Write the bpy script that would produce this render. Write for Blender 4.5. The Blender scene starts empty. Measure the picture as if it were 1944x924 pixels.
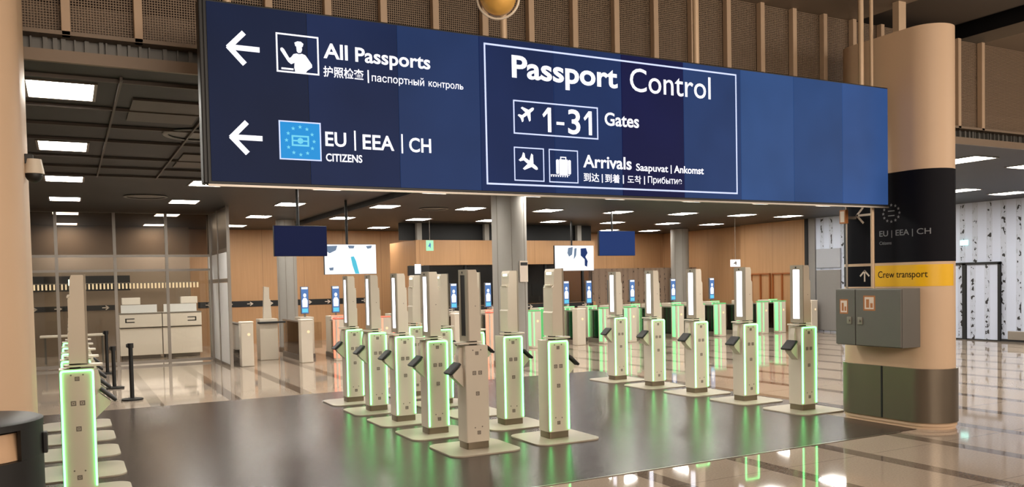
import bpy, bmesh, math, random
from mathutils import Vector, Matrix
random.seed(7)
S = bpy.context.scene
C = S.collection
PI = math.pi

# ------------------------------------------------------------------ camera
# x runs along the overhead sign, y runs away from the camera into the hall, z is up
YAW, PITCH, ROLL = (math.radians(a) for a in (27.745, -1.967, -1.213))
F = Vector((math.sin(YAW)*math.cos(PITCH), math.cos(YAW)*math.cos(PITCH), math.sin(PITCH)))
R0 = Vector((math.cos(YAW), -math.sin(YAW), 0)); U0 = R0.cross(F)
RR = R0*math.cos(ROLL)+U0*math.sin(ROLL); UU = -R0*math.sin(ROLL)+U0*math.cos(ROLL)
cd = bpy.data.cameras.new('camera'); cam = bpy.data.objects.new('camera', cd); C.objects.link(cam)
M = Matrix((RR, UU, -F)).transposed().to_4x4(); M.translation = Vector((0, 0, 1.624))
cam.matrix_world = M
cd.sensor_fit = 'HORIZONTAL'; cd.sensor_width = 36; cd.lens = 1597.71/1944*36
cd.shift_y = (589.9-462)/1944; cd.clip_start = .05; cd.clip_end = 200
S.camera = cam

# ------------------------------------------------------------------ world, exposure, large lamps
w = bpy.data.worlds.new('hall_air'); S.world = w; w.use_nodes = True
w.node_tree.nodes['Background'].inputs[0].default_value = (.95, .8, .66, 1)
w.node_tree.nodes['Background'].inputs[1].default_value = .34
S.view_settings.view_transform = 'Standard'; S.view_settings.look = 'None'
S.view_settings.exposure = 0; S.view_settings.gamma = 1; S.view_settings.use_curve_mapping = False
PANEL_POWER = 40.0

def area(name, loc, size, power, col, rot=(0, 0, 0)):
    l = bpy.data.lights.new(name, 'AREA'); l.shape = 'RECTANGLE'; l.size, l.size_y = size; l.energy = power; l.color = col
    o = bpy.data.objects.new(name, l); o.location = loc; o.rotation_euler = rot; C.objects.link(o); return o
WARM = (1, .86, .72)
area('atrium_light', (4.0, -2.5, 3.5), (7, 2), 500, WARM, (math.radians(68), 0, 0))
area('atrium_light', (13.0, 0.0, 3.8), (5, 1.5), 230, WARM, (math.radians(60), 0, math.radians(25)))
area('atrium_light', (-1.5, 1.5, 4.5), (3, 2), 60, WARM, (math.radians(30), 0, 0))

# ------------------------------------------------------------------ materials
def lin(c): return tuple(((v/255)/12.92 if v/255 <= .04045 else ((v/255+.055)/1.055)**2.4) for v in c)
MATS = {}
def mat(name, col, rough=.5, metal=0, emit=None, es=0, noise=0, nscale=20, bump=0, coat=0):
    m = bpy.data.materials.new(name); m.use_nodes = True; nt = m.node_tree; b = nt.nodes['Principled BSDF']
    c = lin(col); b.inputs['Base Color'].default_value = (*c, 1)
    b.inputs['Roughness'].default_value = rough; b.inputs['Metallic'].default_value = metal
    if coat: b.inputs['Coat Weight'].default_value = coat
    if emit is not None:
        b.inputs['Emission Color'].default_value = (*emit, 1); b.inputs['Emission Strength'].default_value = es
    if noise or bump:
        tc = nt.nodes.new('ShaderNodeTexCoord'); n = nt.nodes.new('ShaderNodeTexNoise')
        n.inputs['Scale'].default_value = nscale; n.inputs['Detail'].default_value = 5
        nt.links.new(tc.outputs['Object'], n.inputs['Vector'])
        if noise:
            r = nt.nodes.new('ShaderNodeMapRange'); r.inputs[3].default_value = 1-noise; r.inputs[4].default_value = 1+noise
            nt.links.new(n.outputs['Fac'], r.inputs[0])
            mx = nt.nodes.new('ShaderNodeVectorMath'); mx.operation = 'SCALE'; mx.inputs[0].default_value = c
            nt.links.new(r.outputs[0], mx.inputs['Scale']); nt.links.new(mx.outputs[0], b.inputs['Base Color'])
        if bump:
            bp = nt.nodes.new('ShaderNodeBump'); bp.inputs['Strength'].default_value = bump; bp.inputs['Distance'].default_value = .01
            nt.links.new(n.outputs['Fac'], bp.inputs['Height']); nt.links.new(bp.outputs[0], b.inputs['Normal'])
    MATS[name] = m; return m

mat('cream', (206, 176, 146), .55, noise=.03, nscale=3)
mat('kiosk_white', (206, 195, 178), .38, noise=.02, nscale=8)
mat('kiosk_plate', (172, 160, 142), .42, noise=.03, nscale=10)
mat('kiosk_grey', (150, 140, 124), .5, noise=.03)
mat('mark_grey', (112, 102, 92), .5, noise=.03)
mat('plinth', (128, 116, 98), .32, .7, noise=.05)
mat('black_plastic', (14, 13, 13), .5, noise=.1)
mat('black_matt', (10, 10, 13), .6, noise=.1)
mat('steel', (150, 142, 132), .28, 1, noise=.05, nscale=5)
mat('clad_steel', (128, 117, 103), .36, .8, noise=.04, nscale=4)
mat('alu', (150, 142, 134), .4, .8, noise=.04)
mat('rod', (205, 178, 148), .4, .2, noise=.03)
mat('slot', (84, 76, 68), .7, noise=.05)  # darker than the ceiling around it: recess shade put into the colour
mat('grid_bar', (84, 74, 66), .5, .2, noise=.05)
mat('grey_metal', (106, 103, 98), .4, .25, noise=.04, nscale=6)
mat('grey_column', (150, 146, 140), .55, .05, noise=.04, nscale=3)
mat('band_wood', (128, 110, 92), .5, noise=.06, nscale=4)
mat('post_wood', (184, 157, 130), .5, noise=.05, nscale=6)
mat('wire', (138, 117, 96), .5, noise=.05)
mat('ceiling_upper', (136, 122, 106), .6, noise=.06, nscale=1.5)
mat('dark_void', (64, 52, 44), .8, noise=.2, nscale=3)
mat('screen_off', (20, 16, 18), .5, noise=.05)
mat('desk_white', (245, 235, 222), .5, noise=.02)
mat('yellow', (236, 184, 10), .45, noise=.02)
mat('vinyl_black', (12, 12, 20), .7, noise=.1).node_tree.nodes['Principled BSDF'].inputs['Specular IOR Level'].default_value = .15
mat('vinyl_grey', (118, 120, 126), .5, noise=.02)
mat('sign_orange', (176, 112, 62), .5, noise=.05)
mat('paper', (220, 205, 190), .6, noise=.02)
mat('brass', (240, 190, 100), .4, .5, noise=.15, nscale=10)
mat('door_orange', (150, 86, 40), .5, noise=.05)
mat('birch_grey', (120, 116, 114), .6, noise=.05)
mat('panel_pale', (150, 152, 160), .5, noise=.02)
mat('frost', (250, 250, 250), .5, noise=.02)
mat('bag', (196, 160, 126), .5, noise=.05)
def emis(name, col, s, base=(2, 2, 2)):
    m = mat(name, base, .4, 0, lin(col), s); m.node_tree.nodes['Principled BSDF'].inputs['Specular IOR Level'].default_value = .12; return m
emis('led_green', (96, 255, 130), 4.2, (200, 230, 210))
emis('led_green_far', (100, 255, 135), .9, (160, 220, 180))
emis('led_red', (255, 110, 80), 1.6, (220, 160, 140))
emis('led_white', (240, 240, 255), 2.2, (230, 230, 235))
emis('panel_light', (255, 250, 240), PANEL_POWER, (240, 240, 240))
emis('text_white', (235, 240, 255), 1.0, (200, 200, 210))
emis('text_blue', (190, 205, 245), .9, (150, 160, 190))
emis('star_cyan', (120, 225, 255), .9)
emis('eu_blue', (10, 152, 228), .9)
emis('status_lamp', (235, 250, 225), 2.2)
emis('screen_white', (250, 252, 255), 1.3)
emis('screen_grey', (120, 140, 165), .9)
emis('screen_cyan', (90, 200, 225), 1.0)
emis('screen_navy', (22, 30, 68), .8, (0, 0, 2))
emis('screen_blue', (36, 62, 120), .8, (0, 0, 2))
emis('totem_blue', (92, 130, 188), 1.0)
emis('exit_green', (170, 235, 190), 1.2)
emis('shelf_light', (255, 225, 180), 1.2)
emis('exit_cyan', (190, 255, 240), 2.5)

def glass(name, col, rough=.02, alpha=.82):
    m = bpy.data.materials.new(name); m.use_nodes = True; nt = m.node_tree
    nt.nodes.remove(nt.nodes['Principled BSDF']); out = nt.nodes['Material Output']
    t = nt.nodes.new('ShaderNodeBsdfTransparent'); g = nt.nodes.new('ShaderNodeBsdfGlossy'); mx = nt.nodes.new('ShaderNodeMixShader')
    t.inputs[0].default_value = (*lin(col), 1); g.inputs['Roughness'].default_value = rough
    fr = nt.nodes.new('ShaderNodeFresnel'); fr.inputs[0].default_value = 1.45
    nt.links.new(fr.outputs[0], mx.inputs[0]); nt.links.new(t.outputs[0], mx.inputs[1]); nt.links.new(g.outputs[0], mx.inputs[2])
    nt.links.new(mx.outputs[0], out.inputs[0]); MATS[name] = m
glass('glass', (240, 239, 235)); glass('smoked_glass', (190, 180, 168), .3)

def node_mat(name):
    m = bpy.data.materials.new(name); m.use_nodes = True; nt = m.node_tree; MATS[name] = m
    return nt, nt.nodes['Principled BSDF'], nt.nodes.new('ShaderNodeTexCoord')
def mth(nt, op, a, b=None, c=None):
    n = nt.nodes.new('ShaderNodeMath'); n.operation = op
    for i, v in enumerate((a, b, c)):
        if v is None: continue
        if isinstance(v, (int, float)): n.inputs[i].default_value = v
        else: nt.links.new(v, n.inputs[i])
    return n.outputs[0]
def mixc(nt, f, a, b):
    n = nt.nodes.new('ShaderNodeMix'); n.data_type = 'RGBA'
    if isinstance(f, (int, float)): n.inputs[0].default_value = f
    else: nt.links.new(f, n.inputs[0])
    for i, v in ((6, a), (7, b)):
        if isinstance(v, tuple): n.inputs[i].default_value = (*lin(v), 1)
        else: nt.links.new(v, n.inputs[i])
    return n.outputs[2]
def noise(nt, vec, scale, detail=4, sc3=None):
    if sc3:
        mp = nt.nodes.new('ShaderNodeMapping'); mp.inputs['Scale'].default_value = sc3
        nt.links.new(vec, mp.inputs['Vector']); vec = mp.outputs[0]
    n = nt.nodes.new('ShaderNodeTexNoise'); n.inputs['Scale'].default_value = scale; n.inputs['Detail'].default_value = detail
    nt.links.new(vec, n.inputs['Vector']); return n.outputs['Fac']
def sep(nt, v):
    n = nt.nodes.new('ShaderNodeSeparateXYZ'); nt.links.new(v, n.inputs[0]); return n.outputs

# polished terrazzo with darker bands running into the hall
nt, b, tc = node_mat('terrazzo'); xyz = sep(nt, tc.outputs['Object'])
fx = mth(nt, 'FRACT', mth(nt, 'DIVIDE', mth(nt, 'ADD', xyz[0], 50*1.05+.09), 1.05))
band = mth(nt, 'LESS_THAN', fx, .17)
fy = mth(nt, 'FRACT', mth(nt, 'DIVIDE', mth(nt, 'ADD', xyz[1], 50), 1.2))
j1 = mth(nt, 'LESS_THAN', fy, .008); j2 = mth(nt, 'LESS_THAN', fx, .008)
sp = noise(nt, tc.outputs['Object'], 60, 3); cl = noise(nt, tc.outputs['Object'], 1.1, 3)
base = mixc(nt, sp, (156, 139, 124), (200, 183, 165)); dark = mixc(nt, sp, (98, 84, 74), (140, 124, 110))
base = mixc(nt, mth(nt, 'MULTIPLY', cl, .25), base, (152, 134, 117))
col = mixc(nt, band, base, dark); col = mixc(nt, mth(nt, 'MULTIPLY', mth(nt, 'MAXIMUM', j1, j2), .45), col, (70, 60, 52))
nt.links.new(col, b.inputs['Base Color'])
rg = nt.nodes.new('ShaderNodeMapRange'); nt.links.new(noise(nt, tc.outputs['Object'], 3, 3), rg.inputs[0]); rg.inputs[3].default_value = .03; rg.inputs[4].default_value = .06
nt.links.new(rg.outputs[0], b.inputs['Roughness']); b.inputs['Specular IOR Level'].default_value = .42
# rubber mat
nt, b, tc = node_mat('rubber'); n1 = noise(nt, tc.outputs['Object'], 2.2, 4); n2 = noise(nt, tc.outputs['Object'], 160, 2)
nt.links.new(mixc(nt, n1, (52, 41, 36), (64, 51, 46)), b.inputs['Base Color']); b.inputs['Roughness'].default_value = .24
b.inputs['IOR'].default_value = 1.33
bp = nt.nodes.new('ShaderNodeBump'); bp.inputs['Strength'].default_value = .12; bp.inputs['Distance'].default_value = .004
nt.links.new(n2, bp.inputs['Height']); nt.links.new(bp.outputs[0], b.inputs['Normal'])
# veneer
nt, b, tc = node_mat('veneer'); g = noise(nt, tc.outputs['Object'], 3, 6, (6, 6, .25)); g2 = noise(nt, tc.outputs['Object'], .8, 2)
xyz = sep(nt, tc.outputs['Object']); s = mth(nt, 'ADD', xyz[0], xyz[1])
seam = mth(nt, 'LESS_THAN', mth(nt, 'FRACT', mth(nt, 'DIVIDE', mth(nt, 'ADD', s, 60), 1.2)), .008)
c1 = mixc(nt, g, (164, 122, 84), (192, 150, 108)); c1 = mixc(nt, mth(nt, 'MULTIPLY', g2, .3), c1, (142, 102, 70))
nt.links.new(mixc(nt, mth(nt, 'MULTIPLY', seam, .6), c1, (80, 50, 30)), b.inputs['Base Color']); b.inputs['Roughness'].default_value = .5
# birch print wall: trunks run up the wall; the pattern follows y (and x) along the wall
def birch(name, pale, trunk, mark, ks=1.0):
    nt, b, tc = node_mat(name); xyz = sep(nt, tc.outputs['Object']); s = mth(nt, 'MULTIPLY', mth(nt, 'ADD', xyz[0], xyz[1]), ks)
    cell = mth(nt, 'FLOOR', mth(nt, 'DIVIDE', s, .36)); wn = nt.nodes.new('ShaderNodeTexWhiteNoise'); wn.noise_dimensions = '1D'; nt.links.new(cell, wn.inputs['W'])
    ctr = mth(nt, 'MULTIPLY_ADD', wn.outputs['Value'], .4, .3)
    d = mth(nt, 'ABSOLUTE', mth(nt, 'SUBTRACT', mth(nt, 'FRACT', mth(nt, 'DIVIDE', s, .36)), ctr))
    core = mth(nt, 'LESS_THAN', d, .13); soft = mth(nt, 'LESS_THAN', d, .2)
    cmb = nt.nodes.new('ShaderNodeCombineXYZ'); nt.links.new(s, cmb.inputs[0]); nt.links.new(xyz[2], cmb.inputs[2]); v = cmb.outputs[0]
    low = mth(nt, 'MULTIPLY', mth(nt, 'SUBTRACT', 1.7, xyz[2]), .03)
    mk = mth(nt, 'ADD', noise(nt, v, 11, 2, (1, 1, .75)), mth(nt, 'MAXIMUM', low, 0)); dk = mth(nt, 'MULTIPLY', mth(nt, 'GREATER_THAN', mk, .60), core)
    fl = mth(nt, 'GREATER_THAN', noise(nt, v, 20, 2, (1, 1, .3)), .60)
    c = mixc(nt, mth(nt, 'MULTIPLY', soft, .22), pale, trunk); c = mixc(nt, mth(nt, 'MULTIPLY', mth(nt, 'MULTIPLY', fl, soft), .35), c, trunk); c = mixc(nt, dk, c, mark)
    nt.links.new(c, b.inputs['Base Color']); b.inputs['Roughness'].default_value = .45
birch('birch_print', (186, 194, 212), (124, 124, 134), (24, 22, 24))
birch('birch_brown', (150, 128, 110), (96, 80, 68), (60, 48, 40), 1.6)
# dark lay-in ceiling
nt, b, tc = node_mat('ceiling_dark'); xyz = sep(nt, tc.outputs['Object'])
def line(ax, p, wd): return mth(nt, 'LESS_THAN', mth(nt, 'FRACT', mth(nt, 'DIVIDE', mth(nt, 'ADD', ax, 60+p*.3), p)), wd)
ln = mth(nt, 'MAXIMUM', line(xyz[0], 1.0, .03), line(xyz[1], 1.0233, .03))
cc = mixc(nt, noise(nt, tc.outputs['Object'], 1.2, 3), (23, 20, 18), (37, 32, 29)); nt.links.new(mixc(nt, mth(nt, 'MULTIPLY', ln, .5), cc, (38, 33, 29)), b.inputs['Base Color']); b.inputs['Roughness'].default_value = .55

# display panels: dark navy picture, viewing-angle brightening along the sign put into the colours
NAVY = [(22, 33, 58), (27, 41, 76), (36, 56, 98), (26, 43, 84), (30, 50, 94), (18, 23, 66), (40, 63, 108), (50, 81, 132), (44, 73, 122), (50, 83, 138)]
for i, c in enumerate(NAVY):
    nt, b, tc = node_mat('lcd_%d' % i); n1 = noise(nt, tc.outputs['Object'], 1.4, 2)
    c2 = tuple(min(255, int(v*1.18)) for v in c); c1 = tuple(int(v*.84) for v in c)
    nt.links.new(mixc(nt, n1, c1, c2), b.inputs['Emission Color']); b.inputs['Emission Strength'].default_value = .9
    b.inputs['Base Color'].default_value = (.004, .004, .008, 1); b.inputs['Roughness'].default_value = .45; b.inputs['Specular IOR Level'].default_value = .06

# ------------------------------------------------------------------ mesh helpers
def add_box(bm, x0, x1, y0, y1, z0, z1, bev=0, seg=2, rot=None, piv=None):
    r = bmesh.ops.create_cube(bm, size=1); vs = r['verts']
    bmesh.ops.scale(bm, vec=(x1-x0, y1-y0, z1-z0), verts=vs)
    if bev:
        es = list({e for v in vs for e in v.link_edges}); rb = bmesh.ops.bevel(bm, geom=es, offset=bev, segments=seg, affect='EDGES', profile=.5)
        vs = list({v for f in rb['faces'] for v in f.verts} | {v for v in vs if v.is_valid})
        vs = [v for v in vs if v.is_valid]
    ctr = Vector(((x0+x1)/2, (y0+y1)/2, (z0+z1)/2)); bmesh.ops.translate(bm, vec=ctr, verts=vs)
    if rot: bmesh.ops.rotate(bm, cent=piv or ctr, matrix=rot, verts=vs)
    return vs
def bx(*a, **k): bm = bmesh.new(); add_box(bm, *a, **k); return bm
def add_cyl(bm, p0, p1, r, r2=None, n=24, cap=True):
    p0, p1 = Vector(p0), Vector(p1); d = p1-p0
    r_ = bmesh.ops.create_cone(bm, cap_ends=cap, segments=n, radius1=r, radius2=r if r2 is None else r2, depth=d.length)
    q = Vector((0, 0, 1)).rotation_difference(d.normalized()).to_matrix(); vs = r_['verts']
    bmesh.ops.rotate(bm, cent=(0, 0, 0), matrix=q, verts=vs); bmesh.ops.translate(bm, vec=(p0+p1)/2, verts=vs); return vs
def add_prism(bm, pts, fn, d0, d1):
    """pts: 2-D outline; fn(a, b, d) -> 3-D point; extruded from d0 to d1"""
    A = [bm.verts.new(fn(a, b, d0)) for a, b in pts]; B = [bm.verts.new(fn(a, b, d1)) for a, b in pts]; n = len(pts)
    bm.faces.new(A); bm.faces.new(B[::-1])
    for i in range(n): bm.faces.new((A[i], B[i], B[(i+1) % n], A[(i+1) % n]))
def rrect(x0, x1, y0, y1, r, k=6):
    P = []
    for cx, cy, a in ((x1-r, y1-r, 0), (x0+r, y1-r, 90), (x0+r, y0+r, 180), (x1-r, y0+r, 270)):
        for i in range(k+1):
            t = math.radians(a+90*i/k); P.append((cx+r*math.cos(t), cy+r*math.sin(t)))
    return P
XY = lambda a, b, d: (a, b, d)
XZ = lambda a, b, d: (a, d, b)
YZ = lambda a, b, d: (d, a, b)
def add_ring(bm, c, r, t, n=40, m=8, axis='z', sz=1):
    vs = []
    for i in range(n):
        a = 2*PI*i/n; row = []
        for j in range(m):
            q = 2*PI*j/m; rr = r+t*math.cos(q); h = t*sz*math.sin(q)
            p = (rr*math.cos(a), rr*math.sin(a), h) if axis == 'z' else (rr*math.cos(a), h, rr*math.sin(a))
            row.append(bm.verts.new((c[0]+p[0], c[1]+p[1], c[2]+p[2])))
        vs.append(row)
    for i in range(n):
        for j in range(m): bm.faces.new((vs[i][j], vs[(i+1) % n][j], vs[(i+1) % n][(j+1) % m], vs[i][(j+1) % m]))
def obj(name, bm, m, parent=None, smooth=False, lab=None):
    bmesh.ops.recalc_face_normals(bm, faces=bm.faces); me = bpy.data.meshes.new(name); bm.to_mesh(me); bm.free()
    me.materials.append(MATS[m]); o = bpy.data.objects.new(name, me); C.objects.link(o)
    if smooth:
        me.polygons.foreach_set('use_smooth', [True]*len(me.polygons))
        me.set_sharp_from_angle(angle=math.radians(35))
    if parent: o.parent = parent
    if lab: o['label'] = lab
    return o
def tag(o, label, cat, group=None, kind=None):
    o['label'] = label; o['category'] = cat
    if group: o['group'] = group
    if kind: o['kind'] = kind
    return o
def thing(name, label, cat, loc=(0, 0, 0), rz=0, group=None):
    o = bpy.data.objects.new(name, None); C.objects.link(o); o.empty_display_size = .1
    o.location = loc; o.rotation_euler = (0, 0, rz); return tag(o, label, cat, group)
def struct(name, bm, m, parent=None, smooth=False):
    o = obj(name, bm, m, parent, smooth)
    if not parent: o['kind'] = 'structure'
    return o
def dup(root, loc, rz=None, label=None):
    def cp(o, par):
        c = o.copy(); C.objects.link(c); c.parent = par
        for ch in list(o.children): cp(ch, c)
        return c
    r = cp(root, None); r.location = loc
    if rz is not None: r.rotation_euler = (0, 0, rz)
    if label: r['label'] = label
    return r
ORD = ['first', 'second', 'third', 'fourth', 'fifth', 'sixth', 'seventh', 'eighth', 'ninth', 'tenth', 'eleventh', 'twelfth', 'thirteenth']

def text_mesh(s, bold=0, ext=.004):
    cu = bpy.data.curves.new('txt', 'FONT'); cu.body = s.replace('н', 'h'); cu.size = 1; cu.small_caps_scale = .74
    for i, ch in enumerate(s):
        if ch == 'н': cu.body_format[i].use_small_caps = True
    cu.offset = bold; cu.extrude = ext; cu.resolution_u = 4
    o = bpy.data.objects.new('txt', cu); C.objects.link(o)
    dg = bpy.context.evaluated_depsgraph_get(); me = bpy.data.meshes.new_from_object(o.evaluated_get(dg))
    bpy.data.objects.remove(o); bpy.data.curves.remove(cu); return me
def lettering(s, a0, a1, z0, z1, fn, m, parent, bold=.012, name='lettering', ref=None):
    """fit the ink of s to a0..a1 / z0..z1; fn(a, z, depth) -> point. ref: text whose height gives the scale"""
    me = text_mesh(s, bold)
    if ref:
        mr = text_mesh(ref, bold); ry0 = min(v.co.y for v in mr.vertices); ry1 = max(v.co.y for v in mr.vertices); bpy.data.meshes.remove(mr)
    xs = [v.co.x for v in me.vertices]; ys = [v.co.y for v in me.vertices]
    x0, x1 = min(xs), max(xs)
    if not ref: ry0, ry1 = min(ys), max(ys)
    for v in me.vertices:
        a = a0+(v.co.x-x0)/(x1-x0)*(a1-a0); z = z0+(v.co.y-ry0)/(ry1-ry0)*(z1-z0)
        v.co = fn(a, z, .0012 if v.co.z > 0 else 0)
    me.name = name; me.materials.clear(); me.materials.append(MATS[m]); o = bpy.data.objects.new(name, me); C.objects.link(o); o.parent = parent
    return o

# ================================================================== SETTING
struct('floor', bx(-9, 26, -7, 29, -.2, 0), 'terrazzo')
bm = bmesh.new()
add_prism(bm, [(-1.9, 5.77), (7.77, 5.77), (7.77, 7.0), (8.3, 7.0), (8.3, 12.6), (-1.9, 12.6)], XY, .0005, .005)
fm = thing('floor_mat', 'large dark rubber mat lying under the rows of kiosks', 'mat', (0, 0, 0)); obj('rubber_sheet', bm, 'rubber', fm)
obj('edge_strip', bx(-1.9, 7.5, 5.745, 5.769, 0.0005, .006), 'steel', fm, lab='thin bright metal edge strip')
# low hall ceiling, upper floor edge above the opening, upper mesh wall
CZ = 3.284
struct('ceiling', bx(-9, 26, 6.991, 29, CZ, CZ+.07), 'ceiling_dark')
struct('trim_1', bx(-9, 26, 6.95, 6.99, CZ, 3.37), 'band_wood')
bm = bmesh.new(); add_box(bm, -9, 26, 7.16, 7.2, 3.37, 3.5)
x = -1.5
while x < 13:
    wd = random.choice([.012, .02, .03]); add_box(bm, x, x+wd, 7.12, 7.16, 3.372, 3.498); x += random.uniform(.04, .12)
struct('trim_2', bm, 'grey_metal')
struct('trim_3', bx(-9, 26, 7.02, 7.2, 3.5, 3.53), 'band_wood')
struct('wall_upper', bx(-9, 26, 8.3, 8.4, 3.4, 5.2), 'dark_void')  # dark colour stands in for the unlit space behind the mesh
struct('trim_4', bx(-9, 26, 7.25, 7.4, 3.53, 3.78), 'band_wood')
bm = bmesh.new(); x = -1.4
while x < 13.5:
    add_box(bm, x-.003, x+.003, 7.097, 7.103, 3.53, 4.66); x += .0195
z = 3.545
while z < 4.66:
    add_box(bm, -1.4, 13.5, 7.098, 7.104, z-.003, z+.003); z += .0195
struct('trim_5', bm, 'wire')
k = 0
for i in range(-3, 23):
    u = 2.5+.49*(i-5)
    struct('trim_%d' % (6+k), bx(u-.03, u+.03, 7.02, 7.09, 3.5, 4.66, bev=.004), 'post_wood'); k += 1
struct('ceiling_upper', bx(-9, 8.47, -7, 8.3, 4.66, 4.8), 'ceiling_upper')
struct('ceiling_upper_far', bx(10.87, 26, -7, 8.3, 4.66, 4.8), 'ceiling_upper')
bm = bmesh.new(); add_box(bm, 8.47, 10.34, -7, 8.4, 4.84, 4.95); struct('ceiling_slot', bm, 'slot')
bm = bmesh.new(); add_box(bm, 10.34, 10.87, -7, 8.4, 5.1, 5.2); add_box(bm, 10.31, 10.34, -7, 8.4, 4.84, 5.1); add_box(bm, 10.87, 10.9, -7, 8.4, 4.8, 5.1); struct('ceiling_gap', bm, 'black_matt')  # black stands in for the shade up inside the gap
bm = bmesh.new(); add_box(bm, 8.44, 8.47, -7, 7.3, 4.8, 4.95); struct('trim_41', bm, 'black_matt')  # side added to keep light out of the slot, black for its shade
# right wall
def yzbox(y0, y1, z0, z1, t=.1, x=19.2): return bx(x, x+t, y0, y1, z0, z1)
struct('wall_right', yzbox(-7, 16.55, 0, CZ, .15), 'birch_print')
struct('wall_right_wood', yzbox(17.86, 20.6, 0, CZ, .15), 'veneer')
struct('wall_right_recess', bx(19.5, 19.65, 20.5, 25.2, 0, CZ), 'veneer')
struct('trim_42', bx(19.12, 19.2, 17.74, 17.86, 0, CZ), 'black_matt')
bm = bmesh.new(); add_box(bm, 19.2, 19.35, 16.55, 17.74, 0, CZ); struct('wall_right_panel', bm, 'birch_print')
struct('trim_43', bx(19.15, 19.2, 17.5, 17.74, 0, CZ), 'birch_grey')
for j, (z0, z1) in enumerate(((.05, 1.78), (1.84, 2.38))):
    struct('trim_%d' % (44+j), bx(19.15, 19.2, 16.6, 17.46, z0, z1, bev=.01), 'panel_pale' if j else 'birch_grey')
struct('trim_46', bx(19.17, 19.2, -7, 16.5, 0, .06), 'black_matt')
# double door in the birch wall
bm = bmesh.new()
for y0, y1 in ((12.86, 12.96), (12.02, 12.08), (13.66, 13.74)): add_box(bm, 19.14, 19.2, y0, y1, 0, 1.84)
add_box(bm, 19.14, 19.2, 12.02, 13.74, 1.80, 1.86)
d = struct('door_1', bm, 'black_matt')
struct('door_leaf', bx(19.165, 19.199, 12.09, 12.85, .03, 1.8), 'birch_print', d); struct('door_leaf', bx(19.165, 19.199, 12.97, 13.65, .03, 1.8), 'birch_print', d)
struct('trim_47', bx(19.15, 19.2, 10.5, 11.85, .05, .25, bev=.01), 'alu')
# wood-framed doorways in the right wood wall
for k, (y0, y1) in enumerate(((19.3, 20.1), (18.42, 19.18))):
    bm = bmesh.new()
    for y in (y0, (y0+y1)/2, y1): add_box(bm, 19.14, 19.2, y-.018, y+.018, 0, 1.72)
    add_box(bm, 19.14, 19.2, y0-.018, y1+.018, 1.69, 1.73)
    struct('door_%d' % (k+2), bm, 'door_orange')
# back walls
struct('wall_back', bx(-9, 19.65, 25, 25.15, 0, CZ), 'veneer')
struct('wall_left', bx(-9, -8.85, -7, 25, 0, 5.2), 'cream')
struct('wall_back_birch', bx(15.0, 19.4, 23.0, 23.1, 0, 2.0), 'birch_brown')
# booth volume in the middle with dark windows
bo = bmesh.new(); add_box(bo, 8.4, 14.2, 21.5, 23.6, 2.13, 2.82)
add_box(bo, 8.4, 14.2, 21.5, 23.6, 0, .98); add_box(bo, 8.4, 8.6, 21.5, 23.6, .98, 2.13)
booth = struct('wall_booth', bo, 'veneer')
struct('trim_53', bx(8.0, 14.2, 21.7, 21.75, 2.821, CZ-.001), 'black_matt')  # dark sheet standing in for the unlit gap above the booth
struct('window_1', bx(8.6, 14.15, 21.6, 21.63, .98, 2.13), 'smoked_glass')
struct('trim_50', bx(8.6, 14.15, 23.4, 23.5, .98, 2.13), 'dark_void')
bm = bmesh.new()
for u in (8.45, 10.5, 13.6): add_box(bm, u, u+.14, 21.52, 21.66, 2.82, CZ)
struct('trim_51', bm, 'grey_column')
bm = bmesh.new()
for u in (8.6, 9.9, 11.2, 12.5, 13.8): add_box(bm, u-.03, u+.03, 21.56, 21.64, .98, 2.13)
struct('trim_52', bm, 'black_matt')

# round and rounded columns
def stadium(uc, v1, v2, r, k=24):
    P = []
    for i in range(k+1): t = PI*i/k; P.append((uc+r*math.cos(t), v2+r*math.sin(t)))
    for i in range(k+1): t = PI+PI*i/k; P.append((uc+r*math.cos(t), v1+r*math.sin(t)))
    return P
UC, V1, V2, RC = 8.065, 5.85, 6.58, .265
def std_column(uc, name, label):
    t = thing(name, label, 'column', (0, 0, 0))
    bm = bmesh.new(); add_prism(bm, stadium(uc, V1, V2, RC), XY, 0, 4.17); obj('shaft', bm, 'cream', t, True)
    bm = bmesh.new(); add_prism(bm, stadium(uc, V1, V2, RC+.012), XY, 0.03, .055); obj('base_lip', bm, 'cream', t, True)
    bm = bmesh.new(); add_prism(bm, stadium(uc, V1, V2, RC+.025), XY, .07, .63); obj('steel_cladding', bm, 'clad_steel', t, True, 'brushed steel band around the foot of the column')
    obj('cladding_joint', bx(uc-RC-.029, uc-RC-.024, 6.185, 6.205, .07, .63), 'black_matt', t)
    obj('pipe', bx(uc+.22, uc+.34, 6.35, 6.43, 4.17, 4.86), 'rod', t)
    return t
rc = std_column(UC, 'rounded_column', 'cream rounded column carrying the black and yellow signs, right of the kiosks')
lc = std_column(-.478, 'rounded_column', 'plain cream rounded column at the left, behind the black litter bin')
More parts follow.
